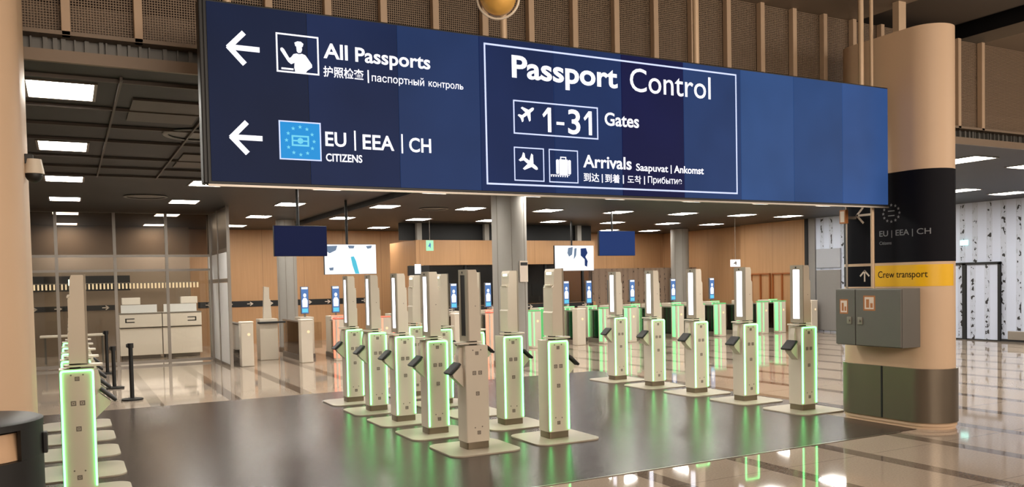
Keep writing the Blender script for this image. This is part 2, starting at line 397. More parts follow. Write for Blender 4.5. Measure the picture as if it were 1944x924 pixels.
# wrap-around vinyl on the right column
def perim(s, off=0):
    r = RC+off
    if s <= V2-V1 and s >= 0: return (UC-r, V2-s)
    if s < 0:
        t = -s/RC; return (UC-r*math.cos(t), V2+r*math.sin(t))
    t = (s-(V2-V1))/RC; return (UC-r*math.cos(t), V1-r*math.sin(t))
def wrap(name, s0, s1, z0, z1, m, off, parent, lab=None):
    bm = bmesh.new(); n = max(2, int((s1-s0)/.02)); L = []
    for i in range(n+1):
        s = s0+(s1-s0)*i/n
        p, q = perim(s, .0005), perim(s, off)
        L.append([bm.verts.new((*p, z0)), bm.verts.new((*q, z0)), bm.verts.new((*q, z1)), bm.verts.new((*p, z1))])
    for i in range(n):
        for j in range(4): bm.faces.new((L[i][j], L[i][(j+1) % 4], L[i+1][(j+1) % 4], L[i+1][j]))
    bm.faces.new(L[0]); bm.faces.new(L[-1][::-1]); return obj(name, bm, m, parent, True, lab)
SE = V2-V1+RC*PI*.95
wrap('direction_panel', -.5, SE, 1.745, 2.70, 'vinyl_black', .003, rc, 'black panel with arrow and EU lettering')
wrap('arrow_panel', -.5, .27, 1.49, 1.715, 'vinyl_black', .003, rc, 'small black panel with up arrow')
wrap('yellow_panel', .29, V2-V1+RC*1.75, 1.49, 1.715, 'yellow', .003, rc, 'yellow strip with crew transport lettering')
def colfn(s, z, d): p = perim(s, .0036+d); return (p[0], p[1], z)
lettering('EU | EEA | CH', .35, .93, 2.01, 2.09, colfn, 'vinyl_grey', rc, .005)
lettering('Citizens', .35, .50, 1.94, 1.975, colfn, 'vinyl_grey', rc, .0)
lettering('Crew transport', .33, .90, 1.56, 1.655, colfn, 'vinyl_black', rc, .0)
def polys(name, plist, fn, m, parent, d0=0, d1=.0012, lab=None):
    bm = bmesh.new()
    for P in plist: add_prism(bm, P, fn, d0, d1)
    return obj(name, bm, m, parent, lab=lab)
def arrow(cx, cz, w, h, t, ang=0):
    """outline strokes of an arrow pointing to -a, rotated by ang"""
    segs = [((-w/2, 0), (w/2, 0)), ((-w/2, 0), (0, h/2)), ((-w/2, 0), (0, -h/2))]; out = []
    ca, sa = math.cos(ang), math.sin(ang)
    for (ax, az), (bx_, bz) in segs:
        d = Vector((bx_-ax, bz-az)).normalized(); n = Vector((-d.y, d.x))*t/2; e = d*t*.25
        q = [(ax-e.x+n.x, az-e.y+n.y), (bx_+n.x, bz+n.y), (bx_-n.x, bz-n.y), (ax-e.x-n.x, az-e.y-n.y)]
        out.append([(cx+x*ca-z*sa, cz+x*sa+z*ca) for x, z in q])
    return out
def polys_col(name, pl, m, parent): polys(name, pl, colfn, m, parent)
polys_col('arrow_symbol', arrow(.145, 2.28, .18, .18, .024), 'paper', rc)
polys_col('arrow_symbol', arrow(.155, 1.605, .12, .12, .018, -PI/2), 'paper', rc)
def star(cx, cz, r, k=5):
    return [(cx+(r if i % 2 == 0 else r*.42)*math.sin(PI*i/k), cz+(r if i % 2 == 0 else r*.42)*math.cos(PI*i/k)) for i in range(2*k)]
polys_col('star_ring', [star(.5+.1*math.sin(PI*i/6), 2.27+.088*math.cos(PI*i/6), .018) for i in range(12)] + [[(.46, 2.24), (.54, 2.24), (.54, 2.25), (.46, 2.25)], [(.46, 2.29), (.54, 2.29), (.54, 2.30), (.46, 2.30)]], 'vinyl_grey', rc)

# free standing round columns
def round_column(u, v, r, label, m='grey_column'):
    t = thing('round_column', label, 'column', (u, v, 0))
    bm = bmesh.new(); add_cyl(bm, (0, 0, 0), (0, 0, CZ), r, n=48); obj('shaft', bm, m, t, True)
    bm = bmesh.new(); add_cyl(bm, (0, 0, .001), (0, 0, .12), r+.012, n=48); obj('base_collar', bm, 'steel', t, True)
    bm = bmesh.new()
    for a in (200, 250, 300): add_box(bm, r*math.cos(math.radians(a))-.004, r*math.cos(math.radians(a))+.004, r*math.sin(math.radians(a))-.004, r*math.sin(math.radians(a))+.004, .12, CZ-.002)
    obj('panel_joint', bm, 'mark_grey', t); return t
CC = round_column(7.52, 14.35, .335, 'grey metal clad round column in the middle, behind the kiosks')
round_column(4.86, 21.3, .24, 'grey round column behind the hanging navy screen, left')
round_column(18.35, 23.2-.6, .3, 'grey round column at the back right, behind the birch screen')
nb = thing('paper_notice', 'small white paper notice taped to the grey middle column', 'notice', (0, 0, 0))
def notice(u, v, z0, z1, wd, ang):
    bm = bmesh.new(); add_box(bm, -wd/2, wd/2, -.012, 0, z0, z1); return bm
nb.location = (7.52+.3*.4, 14.35-.337*.93-.02, 0); nb.rotation_euler = (0, 0, math.radians(20))
obj('sheet', notice(0, 0, 1.62, 2.02, .22, 0), 'paper', nb); obj('heading', bx(-.1, .1, -.0135, -.0122, 1.93, 1.99), 'black_matt', nb)

# ================================================================== OVERHEAD SIGN
SU, SV, SZ, PW, PH = .886, 6.03, 2.355, .68, 1.21
sg = thing('overhead_sign', 'long navy overhead screen sign reading Passport Control, hung in front of the hall', 'sign', (0, 0, 0))
obj('housing', bx(SU-.02, SU+10*PW+.015, SV+.012, SV+.11, SZ-.02, SZ+PH+.015, bev=.004), 'black_plastic', sg)
obj('bottom_rail', bx(SU-.02, SU+10*PW+.015, SV+.004, SV+.03, SZ-.035, SZ-.0205), 'alu', sg)
obj('end_cap', bx(SU-.05, SU-.021, SV+.0, SV+.12, SZ-.02, SZ+PH+.015, bev=.008), 'black_plastic', sg)
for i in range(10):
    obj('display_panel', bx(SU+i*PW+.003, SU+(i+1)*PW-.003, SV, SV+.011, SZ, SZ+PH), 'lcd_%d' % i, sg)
for u in (1.05, 3.225, 5.24, 7.46):
    bm = bmesh.new(); add_cyl(bm, (u, SV+.145, SZ+.2), (u, SV+.145, 4.66), .028, n=16); add_box(bm, u-.06, u+.06, SV+.111, SV+.15, SZ+.3, SZ+.9); obj('hanging_rod', bm, 'rod', sg, True)
def sf(a, z, d): return (a, SV-.0008-d, z)
L = lambda s, a0, a1, z0, z1, bold=.012, m='text_white', ref=None: lettering(s, a0, a1, z0, z1, sf, m, sg, bold, ref=ref)
P = lambda name, pl, m='text_white', d=0, lab=None: polys(name, pl, lambda a, z, dd: sf(a, z, dd+d), m, sg, lab=lab)
P('arrow_symbol', arrow(1.13, 3.271, .205, .215, .036)); P('arrow_symbol', arrow(1.131, 2.659, .205, .215, .036))
def frame(a0, a1, z0, z1, t):
    return [[(a0, z0), (a1, z0), (a1, z0+t), (a0, z0+t)], [(a0, z1-t), (a1, z1-t), (a1, z1), (a0, z1)],
            [(a0, z0+t), (a0+t, z0+t), (a0+t, z1-t), (a0, z1-t)], [(a1-t, z0+t), (a1, z0+t), (a1, z1-t), (a1-t, z1-t)]]
P('pictogram_frame', frame(1.346, 1.648, 3.134, 3.407, .011))
N = lambda pts, a0, a1, z0, z1: [(a0+x*(a1-a0), z1-y*(z1-z0)) for x, y in pts]
fr = (1.346, 1.648, 3.134, 3.407)
P('officer_pictogram', [N(q, *fr) for q in (
    [(.43, .21), (.50, .17), (.58, .17), (.64, .22), (.62, .30), (.45, .30)],
    [(.47, .305), (.60, .305), (.605, .38), (.58, .45), (.52, .47), (.48, .43)],
    [(.40, .51), (.47, .485), (.53, .50), (.60, .48), (.68, .51), (.74, .60), (.83, .74), (.83, .81), (.72, .90), (.68, .955), (.43, .955), (.41, .86), (.42, .73), (.34, .775), (.27, .72), (.10, .44), (.10, .39), (.14, .37), (.18, .40), (.30, .62), (.34, .60)],
    [(.11, .88), (.39, .88), (.39, .925), (.11, .925)])])
L('All', 1.682, 1.862, 3.263, 3.372, .020); L('Passports', 1.918, 2.509, 3.228, 3.366, .020); L('护照检查', 1.678, 1.978, 3.130, 3.209, .012)
def vbar(a0, a1, z0, z1): return [(a0, z0), (a1, z0), (a1, z1), (a0, z1)]
P('divider_bar', [vbar(2.008, 2.018, 3.115, 3.209)]); L('паспортный', 2.040, 2.455, 3.115, 3.190, .003); L('контроль', 2.492, 2.783, 3.118, 3.172, .003)
P('blue_square', [vbar(1.348, 1.647, 2.522, 2.796)], 'eu_blue', lab='bright blue square behind the ring of stars')
P('pictogram_frame', frame(1.348, 1.647, 2.522, 2.796, .009), 'text_blue', .0014)
cx, cz = 1.4975, 2.659
P('star_ring', [star(cx+.098*math.sin(PI*i/6), cz+.098*math.cos(PI*i/6), .015) for i in range(12)], 'star_cyan', .0014)
P('passport_pictogram', frame(cx-.062, cx+.062, cz-.038, cz+.038, .012)+[[(cx+.022*math.cos(t*PI/4), cz+.022*math.sin(t*PI/4)) for t in range(8)], vbar(cx-.05, cx+.05, cz-.005, cz+.005)], 'star_cyan', .0014)
L('EU', 1.678, 1.833, 2.633, 2.737, .016); L('EEA', 1.957, 2.201, 2.626, 2.735, .016); L('CH', 2.321, 2.500, 2.624, 2.734, .016)
P('divider_bar', [vbar(1.893, 1.905, 2.612, 2.757)]); P('divider_bar', [vbar(2.259, 2.271, 2.611, 2.755)])
L('CITIZENS', 1.679, 1.950, 2.524, 2.581, .018)
P('border_frame', frame(2.968, 5.593, 2.403, 3.518, .014), 'text_blue')
L('Passport', 3.216, 4.245, 3.212, 3.448, .024); L('Control', 4.376, 5.280, 3.258, 3.462, .002)
P('pictogram_frame', frame(3.221, 4.037, 2.819, 3.091, .011), 'text_blue')
def plane(cx, cz, s, ang):
    h = [(1, 0), (.93, .09), (.80, .12), (.52, .13), (.18, .62), (.02, .62), (.16, .13), (-.22, .11), (-.40, .32), (-.54, .32), (-.46, 0)]
    pts = h+[(x, -y) for x, y in h[::-1][1:-1]]; ca, sa = math.cos(ang), math.sin(ang)
    return [(cx+s*((x-.25)*ca-y*sa), cz+s*((x-.25)*sa+y*ca)) for x, y in pts]
P('plane_pictogram', [plane(3.348, 2.992, .105, math.radians(36))])
one = lambda a: [(a, 2.992), (a+.05, 3.052), (a+.082, 3.052), (a+.082, 2.852), (a+.050, 2.852), (a+.050, 3.008), (a+.012, 2.970)]
P('numeral_one', [one(3.492)]); P('numeral_one', [one(3.892)]); P('dash', [vbar(3.625, 3.70, 2.918, 2.942)]); L('3', 3.738, 3.858, 2.848, 3.056, .014)
L('Gates', 4.105, 4.465, 2.944, 3.058, .018)
P('pictogram_frame', frame(3.219, 3.499, 2.442, 2.715, .009), 'text_blue'); P('pictogram_frame', frame(3.545, 3.829, 2.440, 2.715, .009), 'text_blue')
P('plane_pictogram', [plane(3.362, 2.59, .12, math.radians(-33))])
P('suitcase_pictogram', [rrect(3.613, 3.640, 2.512, 2.632, .01, 3), vbar(3.644, 3.726, 2.508, 2.634), rrect(3.730, 3.757, 2.512, 2.632, .01, 3), vbar(3.655, 3.663, 2.634, 2.652), vbar(3.705, 3.713, 2.634, 2.652), vbar(3.655, 3.713, 2.648, 2.656)])
P('belt_pictogram', [vbar(3.56, 3.745, 2.502, 2.506)]+[vbar(3.562+.022*i, 3.572+.022*i, 2.488, 2.500) for i in range(8)])
L('Arrivals', 3.880, 4.379, 2.577, 2.685, .018); L('Saapuvat', 4.427, 4.777, 2.553, 2.636, .012); L('Ankomst', 4.844, 5.186, 2.571, 2.637, .018)
P('divider_bar', [vbar(4.807, 4.816, 2.562, 2.638)])
L('到达', 3.882, 4.039, 2.460, 2.533, .01); L('到着', 4.099, 4.251, 2.458, 2.533, .01); L('도착', 4.333, 4.479, 2.459, 2.530, .004); L('Прибытие', 4.553, 4.930, 2.455, 2.531, .002)
for a in (4.066, 4.285, 4.511): P('divider_bar', [vbar(a, a+.009, 2.455, 2.528)])

# ================================================================== KIOSKS
BW, BD, BT, TT = .245, .21, 1.02, 1.75       # body width (x), depth (y), body top, tower top ; the traveller stands at -x
def square_ring(x0, x1, z0, z1, t): return frame(x0, x1, z0, z1, t)
def make_kiosk(led_tower=True, led_frame=True, face=-1):
    t = thing('passport_kiosk', '', 'kiosk', (0, 0, 0))
    bm = bmesh.new(); add_prism(bm, rrect(-.37, .37, -.36, .36, .13, 8), XY, .0055, .018); obj('base_plate', bm, 'kiosk_plate', t, True)
    bm = bmesh.new(); add_prism(bm, rrect(-.118, .118, -.100, .100, .02, 4), XY, .0185, .085); obj('plinth', bm, 'plinth', t, True)
    bm = bmesh.new(); add_prism(bm, rrect(-BW/2, BW/2, -BD/2, BD/2, .012, 3), XY, .086, BT); body = obj('body', bm, 'kiosk_white', t, True)
    for sgn in (-1, 1):
        y = sgn*BD/2; q = (lambda a, z, d, s=sgn, yy=y: (a, yy+s*d, z))
        if led_frame and sgn == face:
            bm = bmesh.new(); w2 = BW/2-.004; tk = .015
            # inverted U of light with rounded top corners
            out = [(-w2, .10), (-w2, BT-.028)]+[(-w2+.022-.022*math.cos(a*PI/8), BT-.028+.022*math.sin(a*PI/8)) for a in range(1, 5)]
            out += [(-x, z) for x, z in out[::-1]]
            inn = [(-w2+tk, .10), (-w2+tk, BT-.03)]+[(-w2+tk+.011-.011*math.cos(a*PI/8), BT-.03+.011*math.sin(a*PI/8)) for a in range(1, 5)]
            inn += [(-x, z) for x, z in inn[::-1]]
            n = len(out); A = [[bm.verts.new(q(*p, dd)) for p in P_] for P_, dd in ((out, .0005), (out, .012), (inn, .012), (inn, .0005))]
            for i in range(n-1):
                for j in range(4): bm.faces.new((A[j][i], A[(j+1) % 4][i], A[(j+1) % 4][i+1], A[j][i+1]))
            bm.faces.new([A[j][0] for j in range(4)]); bm.faces.new([A[j][-1] for j in range(4)][::-1])
            obj('light_frame', bm, 'led_green', t, lab='glowing green light outline')
        if sgn == face:
            for (cx_, cz_, sz) in ((-.031, .755, .019), (.031, .755, .019), (0, .555, .019), (.0, .945, .017), (.006, .175, .018)):
                bm = bmesh.new()
                for Pp in square_ring(cx_-sz, cx_+sz, cz_-sz, cz_+sz, .009): add_prism(bm, Pp, q, .0002, .002)
                add_prism(bm, vbar(cx_-.006, cx_+.006, cz_-.006, cz_+.006), q, .0002, .002)
                obj('service_cover', bm, 'mark_grey', t)
            for (cx_, cz_) in ((-.042, .975), (.042, .975), (-.034, .225), (.042, .23)):
                bm = bmesh.new(); add_cyl(bm, (cx_, y, cz_), (cx_, y+sgn*.0025, cz_), .0065, n=10); obj('screw', bm, 'mark_grey', t)
    # reader bracket: wedge fin on the traveller's side, tray and tilted black reader
    bm = bmesh.new(); add_prism(bm, [(-.1225, .62), (-.1225, .80), (-.15, .82), (-.235, .745), (-.225, .72)], lambda a, z, d: (a, d, z), -.05, .05); obj('reader_bracket', bm, 'kiosk_white', t)
    bm = bmesh.new(); add_prism(bm, [(-.123, .80), (-.123, 1.0), (-.15, 1.0), (-.165, .93), (-.165, .82)], lambda a, z, d: (a, d, z), -.035, .035); obj('reader_neck', bm, 'kiosk_white', t)
    rot = Matrix.Rotation(math.radians(-42), 3, 'Y')
    bm = bmesh.new(); add_box(bm, -.285, -.135, -.08, .08, .79, .815, bev=.006, rot=rot, piv=Vector((-.21, 0, .795))); tr = obj('document_reader', bm, 'black_plastic', t, True)
    bm = bmesh.new(); add_box(bm, -.275, -.145, -.068, .068, .8155, .817, rot=rot, piv=Vector((-.21, 0, .795))); obj('reader_glass', bm, 'screen_off', tr)
    # scalloped shelf under the tower
    bm = bmesh.new(); add_prism(bm, rrect(-.185, .09, -.09, .09, .06, 6), XY, 1.035, 1.05); obj('shelf', bm, 'kiosk_white', t, True)
    bm = bmesh.new(); add_cyl(bm, (.01, 0, BT+.0005), (.01, 0, 1.062), .04, n=20); obj('pivot', bm, 'black_plastic', t, True)
    # camera tower: stepped back housing, flat front with a tall light strip
    prof = [(-.072, 1.063), (.052, 1.063), (.054, 1.30), (.045, 1.315), (.045, 1.56), (.028, 1.58), (.026, 1.72), (.014, TT), (-.066, TT), (-.072, TT-.01)]
    bm = bmesh.new(); add_prism(bm, prof, lambda a, z, d: (a, d, z), -.094, .094)
    tw = obj('camera_tower', bm, 'kiosk_white', t)
    bm = bmesh.new()
    for y0, y1, z0, z1 in ((-.1, -.045, 1.06, TT+.003), (.06, .1, 1.06, TT+.003), (-.045, .06, 1.06, 1.11), (-.045, .06, 1.70, TT+.003)): add_box(bm, -.085, -.0725, y0, y1, z0, z1)
    obj('front_bezel', bm, 'kiosk_grey', tw)
    bm = bmesh.new(); add_box(bm, -.0805, -.0727, -.0445, .0595, 1.1105, 1.6995)
    obj('light_strip', bm, 'led_white' if led_tower else 'screen_off', tw, lab='glowing white face light' if led_tower else 'unlit dark face light')
    bm = bmesh.new(); add_box(bm, -.088, -.0853, -.0, .02, 1.715, 1.735); obj('lens', bm, 'black_plastic', tw)
    bm = bmesh.new(); add_cyl(bm, (.0, -.0945, 1.40), (.0, -.0965, 1.40), .005, n=10); obj('key_hole', bm, 'mark_grey', tw)
    bm = bmesh.new(); add_box(bm, .0265, .034, -.05, .05, 1.69, 1.716, bev=.003); obj('status_lamp', bm, 'status_lamp', tw, lab='small pale status light')
    bm = bmesh.new(); add_prism(bm, [(.0285, 1.589), (.052, 1.583), (.05, 1.57), (.0285, 1.581)], lambda a, z, d: (a, d, z), -.07, .07); obj('back_ledge', bm, 'kiosk_white', tw)
    return t
lit = make_kiosk(True, True, -1); lit_turned = make_kiosk(True, True, 1); G = 'passport pre-check kiosks standing on the dark mat'
dark = None
R1 = [(3.465, 7.44+.984*k) for k in range(5)]; R2 = [(4.40, 7.48+.984*k) for k in range(5)]
R3 = [(7.81, 7.345+.969*k) for k in range(5)]; RL = [(.035, 7.44+.984*k) for k in range(5)]
used = set()
def place(u, v, rz, label):
    src = lit_turned if rz else lit
    if src not in used: src.location = (u, v, 0); src.rotation_euler = (0, 0, rz); o = src; used.add(src); o['label'] = label
    else: o = dup(src, (u, v, 0), rz, label)
    o['group'] = G; return o
for k, (u, v) in enumerate(RL): place(u, v, PI, 'kiosk with green outline in the leftmost row, beside the litter bin, %s from the front' % ORD[k] if k else 'large kiosk with bright green outline at the far left, nearest the litter bin')
for k, (u, v) in enumerate(R1):
    if k == 0: continue
    place(u, v, 0, 'white kiosk with green outline in the row behind the unlit kiosk, %s behind it' % ORD[k-1])
for k, (u, v) in enumerate(R2): place(u, v, PI, ('green outlined kiosk just right of the unlit kiosk, front of its row', 'green outlined kiosk in front of the grey middle column', 'green outlined kiosk hidden directly behind the unlit kiosk', 'green outlined kiosk peeking out fourth in the row left of the grey column', 'green outlined kiosk farthest back, peeking out left of the grey column')[k])
for k, (u, v) in enumerate(R3): place(u, v, 0, ('rightmost kiosk, beside the rounded column, with glowing white face light', 'kiosk with white face light, second from the rounded column', 'middle kiosk of the five in the right row', 'kiosk with white face light, fourth from the rounded column', 'farthest kiosk of the right row, leftmost of its five white face lights')[k])
off = make_kiosk(False, False); off.location = (R1[0][0], R1[0][1], 0)
off['label'] = 'unlit kiosk with dark face strip and no green outline, front centre'; off['group'] = G

# ================================================================== LITTER BIN
bn = thing('litter_bin', 'black cylindrical litter bin with open slot in the bottom left corner', 'bin', (-.43, 4.6, 0))
bm = bmesh.new(); add_cyl(bm, (0, 0, .001), (0, 0, .86), .3, n=56); obj('body', bm, 'black_plastic', bn, True)
bm = bmesh.new()
angs = [(-50, 130), (-230, -112)]
for a0, a1 in ((-44, 136), (136, 240)):
    n = 30; Lr = []
    for i in range(n+1):
        a = math.radians(a0+(a1-a0)*i/n); Lr.append([bm.verts.new((r*math.cos(a), r*math.sin(a), z)) for r, z in ((.28, .8605), (.3, .8605), (.3, 1.0), (.28, 1.0))])
    for i in range(n):
        for j in range(4): bm.faces.new((Lr[i][j], Lr[i][(j+1) % 4], Lr[i+1][(j+1) % 4], Lr[i+1][j]))
    bm.faces.new(Lr[0]); bm.faces.new(Lr[-1][::-1])
obj('upper_shell', bm, 'black_plastic', bn, True)
bm = bmesh.new(); add_cyl(bm, (0, 0, 1.0005), (0, 0, 1.03), .303, n=56); add_cyl(bm, (0, 0, 1.03), (0, 0, 1.04), .303, .28, n=56); obj('lid', bm, 'black_plastic', bn, True)
bm = bmesh.new(); add_cyl(bm, (0, 0, .862), (0, 0, .985), .27, .25, n=30); obj('liner_bag', bm, 'bag', bn, True)
bm = bmesh.new(); add_box(bm, .296, .318, -.05, .0, .86, .96, bev=.006); obj('hinge', bm, 'black_plastic', bn)

# ================================================================== RIGHT COLUMN: cabinet, conduits
cb = thing('wall_cabinet', 'grey metal cabinet hung on the rounded column under the yellow strip', 'cabinet', (0, 0, 0))
obj('body', bx(7.52, 7.799, 5.74, 6.57, .86, 1.472, bev=.005), 'grey_metal', cb)
obj('door', bx(7.5, 7.5195, 5.745, 6.30, .868, 1.464, bev=.003), 'grey_metal', cb); d2 = obj('door', bx(7.5, 7.5195, 6.31, 6.565, .868, 1.464, bev=.003), 'grey_metal', cb)
def sticker(y0, y1, z0, z1):
    o = obj('safety_sticker', bx(7.4985, 7.4998, y0, y1, z0, z1), 'sign_orange', cb, lab='orange bordered safety sticker')
    bm = bmesh.new(); w_ = y1-y0; h_ = z1-z0
    add_box(bm, 7.4975, 7.4984, y0+.12*w_, y1-.12*w_, z0+.1*h_, z1-.1*h_); p = obj('picture', bm, 'paper', o)
    bm = bmesh.new(); add_box(bm, 7.4968, 7.4974, y0+.5*w_, y0+.75*w_, z0+.2*h_, z0+.75*h_); add_box(bm, 7.4968, 7.4974, y0+.2*w_, y0+.4*w_, z0+.2*h_, z0+.5*h_); obj('symbol', bm, 'sign_orange', o)
sticker(6.05, 6.2, 1.24, 1.4); sticker(6.40, 6.51, 1.20, 1.36)
for y in (6.38, 6.24):
    bm = bmesh.new(); add_box(bm, 7.488, 7.4998, y-.03, y+.03, 1.09, 1.17, bev=.004); add_cyl(bm, (7.475, y, 1.13), (7.49, y, 1.13), .012, n=12); obj('lock_handle', bm, 'alu', cb)
def tube(name, pts, r, m, label=None, cat=None, parent=None):
    bm = bmesh.new()
    for a, b_ in zip(pts[:-1], pts[1:]): add_cyl(bm, a, b_, r, n=14)
    o = obj(name, bm, m, parent, True)
    if label: tag(o, label, cat)
    return o
tube('conduit_pipe', [(7.65, 6.2, 1.4725), (7.65, 6.2, 4.66)], .02, 'rod', 'pale conduit pipe rising from the grey cabinet past the navy sign', 'pipe')
tube('conduit_pipe', [(7.65, 6.54, 1.4725), (7.65, 6.54, 2.6)], .012, 'alu', 'thin grey pipe on the left edge of the cabinet top', 'pipe')
fb = thing('fire_sign', 'small orange bordered sign box on the thin grey pipe under the navy sign', 'sign', (7.62, 6.54, 0))
obj('box', bx(-.03, .0175, -.035, .045, 2.19, 2.34, bev=.003), 'sign_orange', fb); obj('clamp', bx(.0165, .165, -.02, .02, 2.24, 2.27), 'alu', fb); obj('picture', bx(-.032, -.0303, -.022, .032, 2.205, 2.325), 'paper', fb)

# security camera on the left column
sc = thing('security_camera', 'white dome security camera on the left rounded column', 'camera', (-.165, 6.05, 2.32))
obj('wall_bracket', bx(-.05, .0, -.03, .03, .1, .16, bev=.005), 'black_plastic', sc)
bm = bmesh.new(); add_cyl(bm, (0, 0, 0.04), (0, 0, .13), .06, .045, n=28); obj('housing', bm, 'kiosk_white', sc, True)
bm = bmesh.new(); r_ = bmesh.ops.create_uvsphere(bm, u_segments=24, v_segments=14, radius=.05); bmesh.ops.translate(bm, vec=(0, 0, .035), verts=r_['verts'])
obj('dome', bm, 'black_plastic', sc, True)

# pendant ball lamp over the sign
pl = thing('pendant_ball', 'golden ball in a pale ring hanging above the navy sign', 'lamp', (2.575, 5.0, 3.5))
bm = bmesh.new(); bmesh.ops.create_uvsphere(bm, u_segments=40, v_segments=24, radius=.118); obj('ball', bm, 'brass', pl, True)
bm = bmesh.new(); add_ring(bm, (0, 0, 0), .138, .008, 56, 8, axis='y'); o = obj('ring', bm, 'kiosk_white', pl, True); o.rotation_euler = (0, 0, math.radians(-27))
bm = bmesh.new(); add_cyl(bm, (0, 0, .14), (0, 0, 1.16), .005, n=10); obj('cable', bm, 'steel', pl, True)

# ================================================================== CEILING LIGHTS
cl = thing('ceiling_light', '', 'ceiling light', (0, 0, CZ)); 
bm = bmesh.new()
for Pp in frame(-.265, .265, -.345, .345, .025): add_prism(bm, Pp, XY, -.012, -.0005)
obj('frame', bm, 'alu', cl)
obj('diffuser', bx(-.238, .238, -.318, .318, -.008, -.0008), 'panel_light', cl, lab='bright white diffuser')
first = True; VS = [7.9, 10.9, 14.05, 17.1, 20.25, 23.4]
for r, v in enumerate(VS):
    for q in range(10):
        u = 2.0*q
        if q == 9: u = 17.7
        if r == 5 and q in (5, 6): pass
        if r == 0 and q >= 5: u = {5: 10.0, 6: 11.75, 7: 13.5, 8: 15.5, 9: 17.5}[q]
        lab = 'square ceiling light, %s, %s from the left' % ('row nearest the mesh wall' if r == 0 else ('row nearest the back wall' if r == 5 else '%s row from the mesh wall' % ORD[r]), ORD[q])
        if first: cl.location = (u, v, CZ); cl['label'] = lab; cl['group'] = 'square ceiling lights in the dark hall ceiling'; first = False
        else: dup(cl, (u, v, CZ), None, lab)
for (u, v, r, lb) in ((1.3, 9.62, .34, 'pale round ceiling ring left of the navy sign, nearer one'), (1.27, 16.3, .34, 'pale round ceiling ring above the glass wall, farther one'), (7.2, 17.3, .3, 'faint round ceiling ring left of the grey middle column')):
    bm = bmesh.new(); add_ring(bm, (u, v, CZ-.015), r, .03, 48, 6, sz=.35); add_cyl(bm, (u, v, CZ-.004), (u, v, CZ-.001), r, n=48)
    tag(obj('ceiling_ring', bm, 'grey_metal', None, True), lb, 'air vent', 'round rings in the hall ceiling')
tr = obj('ceiling_track', bx(5.25, 5.37, 12.5, 23.5, CZ-.11, CZ-.001), 'black_matt'); tag(tr, 'long dark track running under the hall ceiling towards the navy screen', 'track')
# exposed grid bars of the open ceiling at the left
bm = bmesh.new()
for u in (-.42, .42, 1.2, 2.0): add_box(bm, u-.01, u+.01, 7.25, 13.5, CZ-.035, CZ-.001)
for v in (7.35, 8.5, 9.4, 10.3, 11.6, 12.5, 13.4): add_box(bm, -.9, 3.4, v-.012, v+.012, CZ-.03, CZ-.001)
struct('trim_60', bm, 'grid_bar')
bm = bmesh.new(); add_box(bm, .55, 1.15, 8.0, 9.0, CZ-.02, CZ-.001); add_box(bm, 1.3, 1.9, 11.0, 12.2, CZ-.02, CZ-.001); struct('trim_61', bm, 'grid_bar')

# ================================================================== HANGING SCREENS
def screen(u0, u1, z0, z1, v, m, label, marks=None, rod=None):
    cx = (u0+u1)/2; t = thing('hanging_screen', label, 'screen', (cx, v, 0)); h = (u1-u0)/2
    obj('casing', bx(-h, h, .012, .08, z0, z1, bev=.006), 'black_plastic', t)
    sc_ = obj('screen', bx(-h+.006, h-.006, .004, .0115, z0+.006, z1-.006), m, t)
    bm = bmesh.new(); rx = 0 if rod is None else rod-cx; add_cyl(bm, (rx, .1, z1-.15), (rx, .1, CZ-.001), .025, n=14); add_box(bm, rx-.08, rx+.08, .0805, .1, z1-.3, z1-.05); obj('ceiling_pole', bm, 'black_plastic', t)
    for (nm, pts, mm) in (marks or []):
        bm = bmesh.new(); add_prism(bm, [(-h+x*2*h, z1-y*(z1-z0)) for x, y in pts], lambda a, z, d: (a, d, z), .002, .0035); obj(nm, bm, mm, sc_)
    return t
screen(3.0, 3.88, 2.125, 2.63, 14, 'screen_navy', 'dark navy screen hanging left of the bright screen', rod=3.42)
screen(4.37, 5.41, 1.84, 2.425, 16, 'screen_white', 'bright screen with cyan figure hanging behind the left kiosks', [
    ('cyan_figure', [(.50, .42), (.56, .40), (.60, .55), (.66, .98), (.58, .98), (.53, .70)], 'screen_cyan'),
    ('grey_shapes', [(.03, .06), (.25, .05), (.22, .20), (.10, .30), (.03, .22)], 'screen_grey'),
    ('grey_shapes', [(.45, .04), (.58, .05), (.56, .14), (.47, .14)], 'screen_grey'),
    ('grey_shapes', [(.80, .06), (.92, .04), (.90, .13), (.83, .15)], 'screen_grey'),
    ('grey_shapes', [(.08, .78), (.17, .76), (.16, .86), (.10, .87)], 'screen_grey')], rod=4.85)
screen(11.89, 13.17, 1.9, 2.605, 20, 'screen_white', 'bright screen with grey figures hanging right of the grey middle column', [
    ('figure', [(.66, .12), (.80, .10), (.84, .30), (.78, .45), (.84, .62), (.82, .85), (.76, .80), (.76, .55), (.66, .40)], 'screen_blue'),
    ('grey_shapes', [(.34, .10), (.46, .06), (.44, .36), (.36, .44), (.32, .30)], 'screen_grey'),
    ('grey_shapes', [(.50, .12), (.56, .10), (.54, .40), (.48, .55)], 'screen_grey')], rod=12.5)
screen(11.36, 12.42, 2.21, 2.815, 17, 'screen_blue', 'plain blue screen hanging right of the bright screen', rod=11.8)
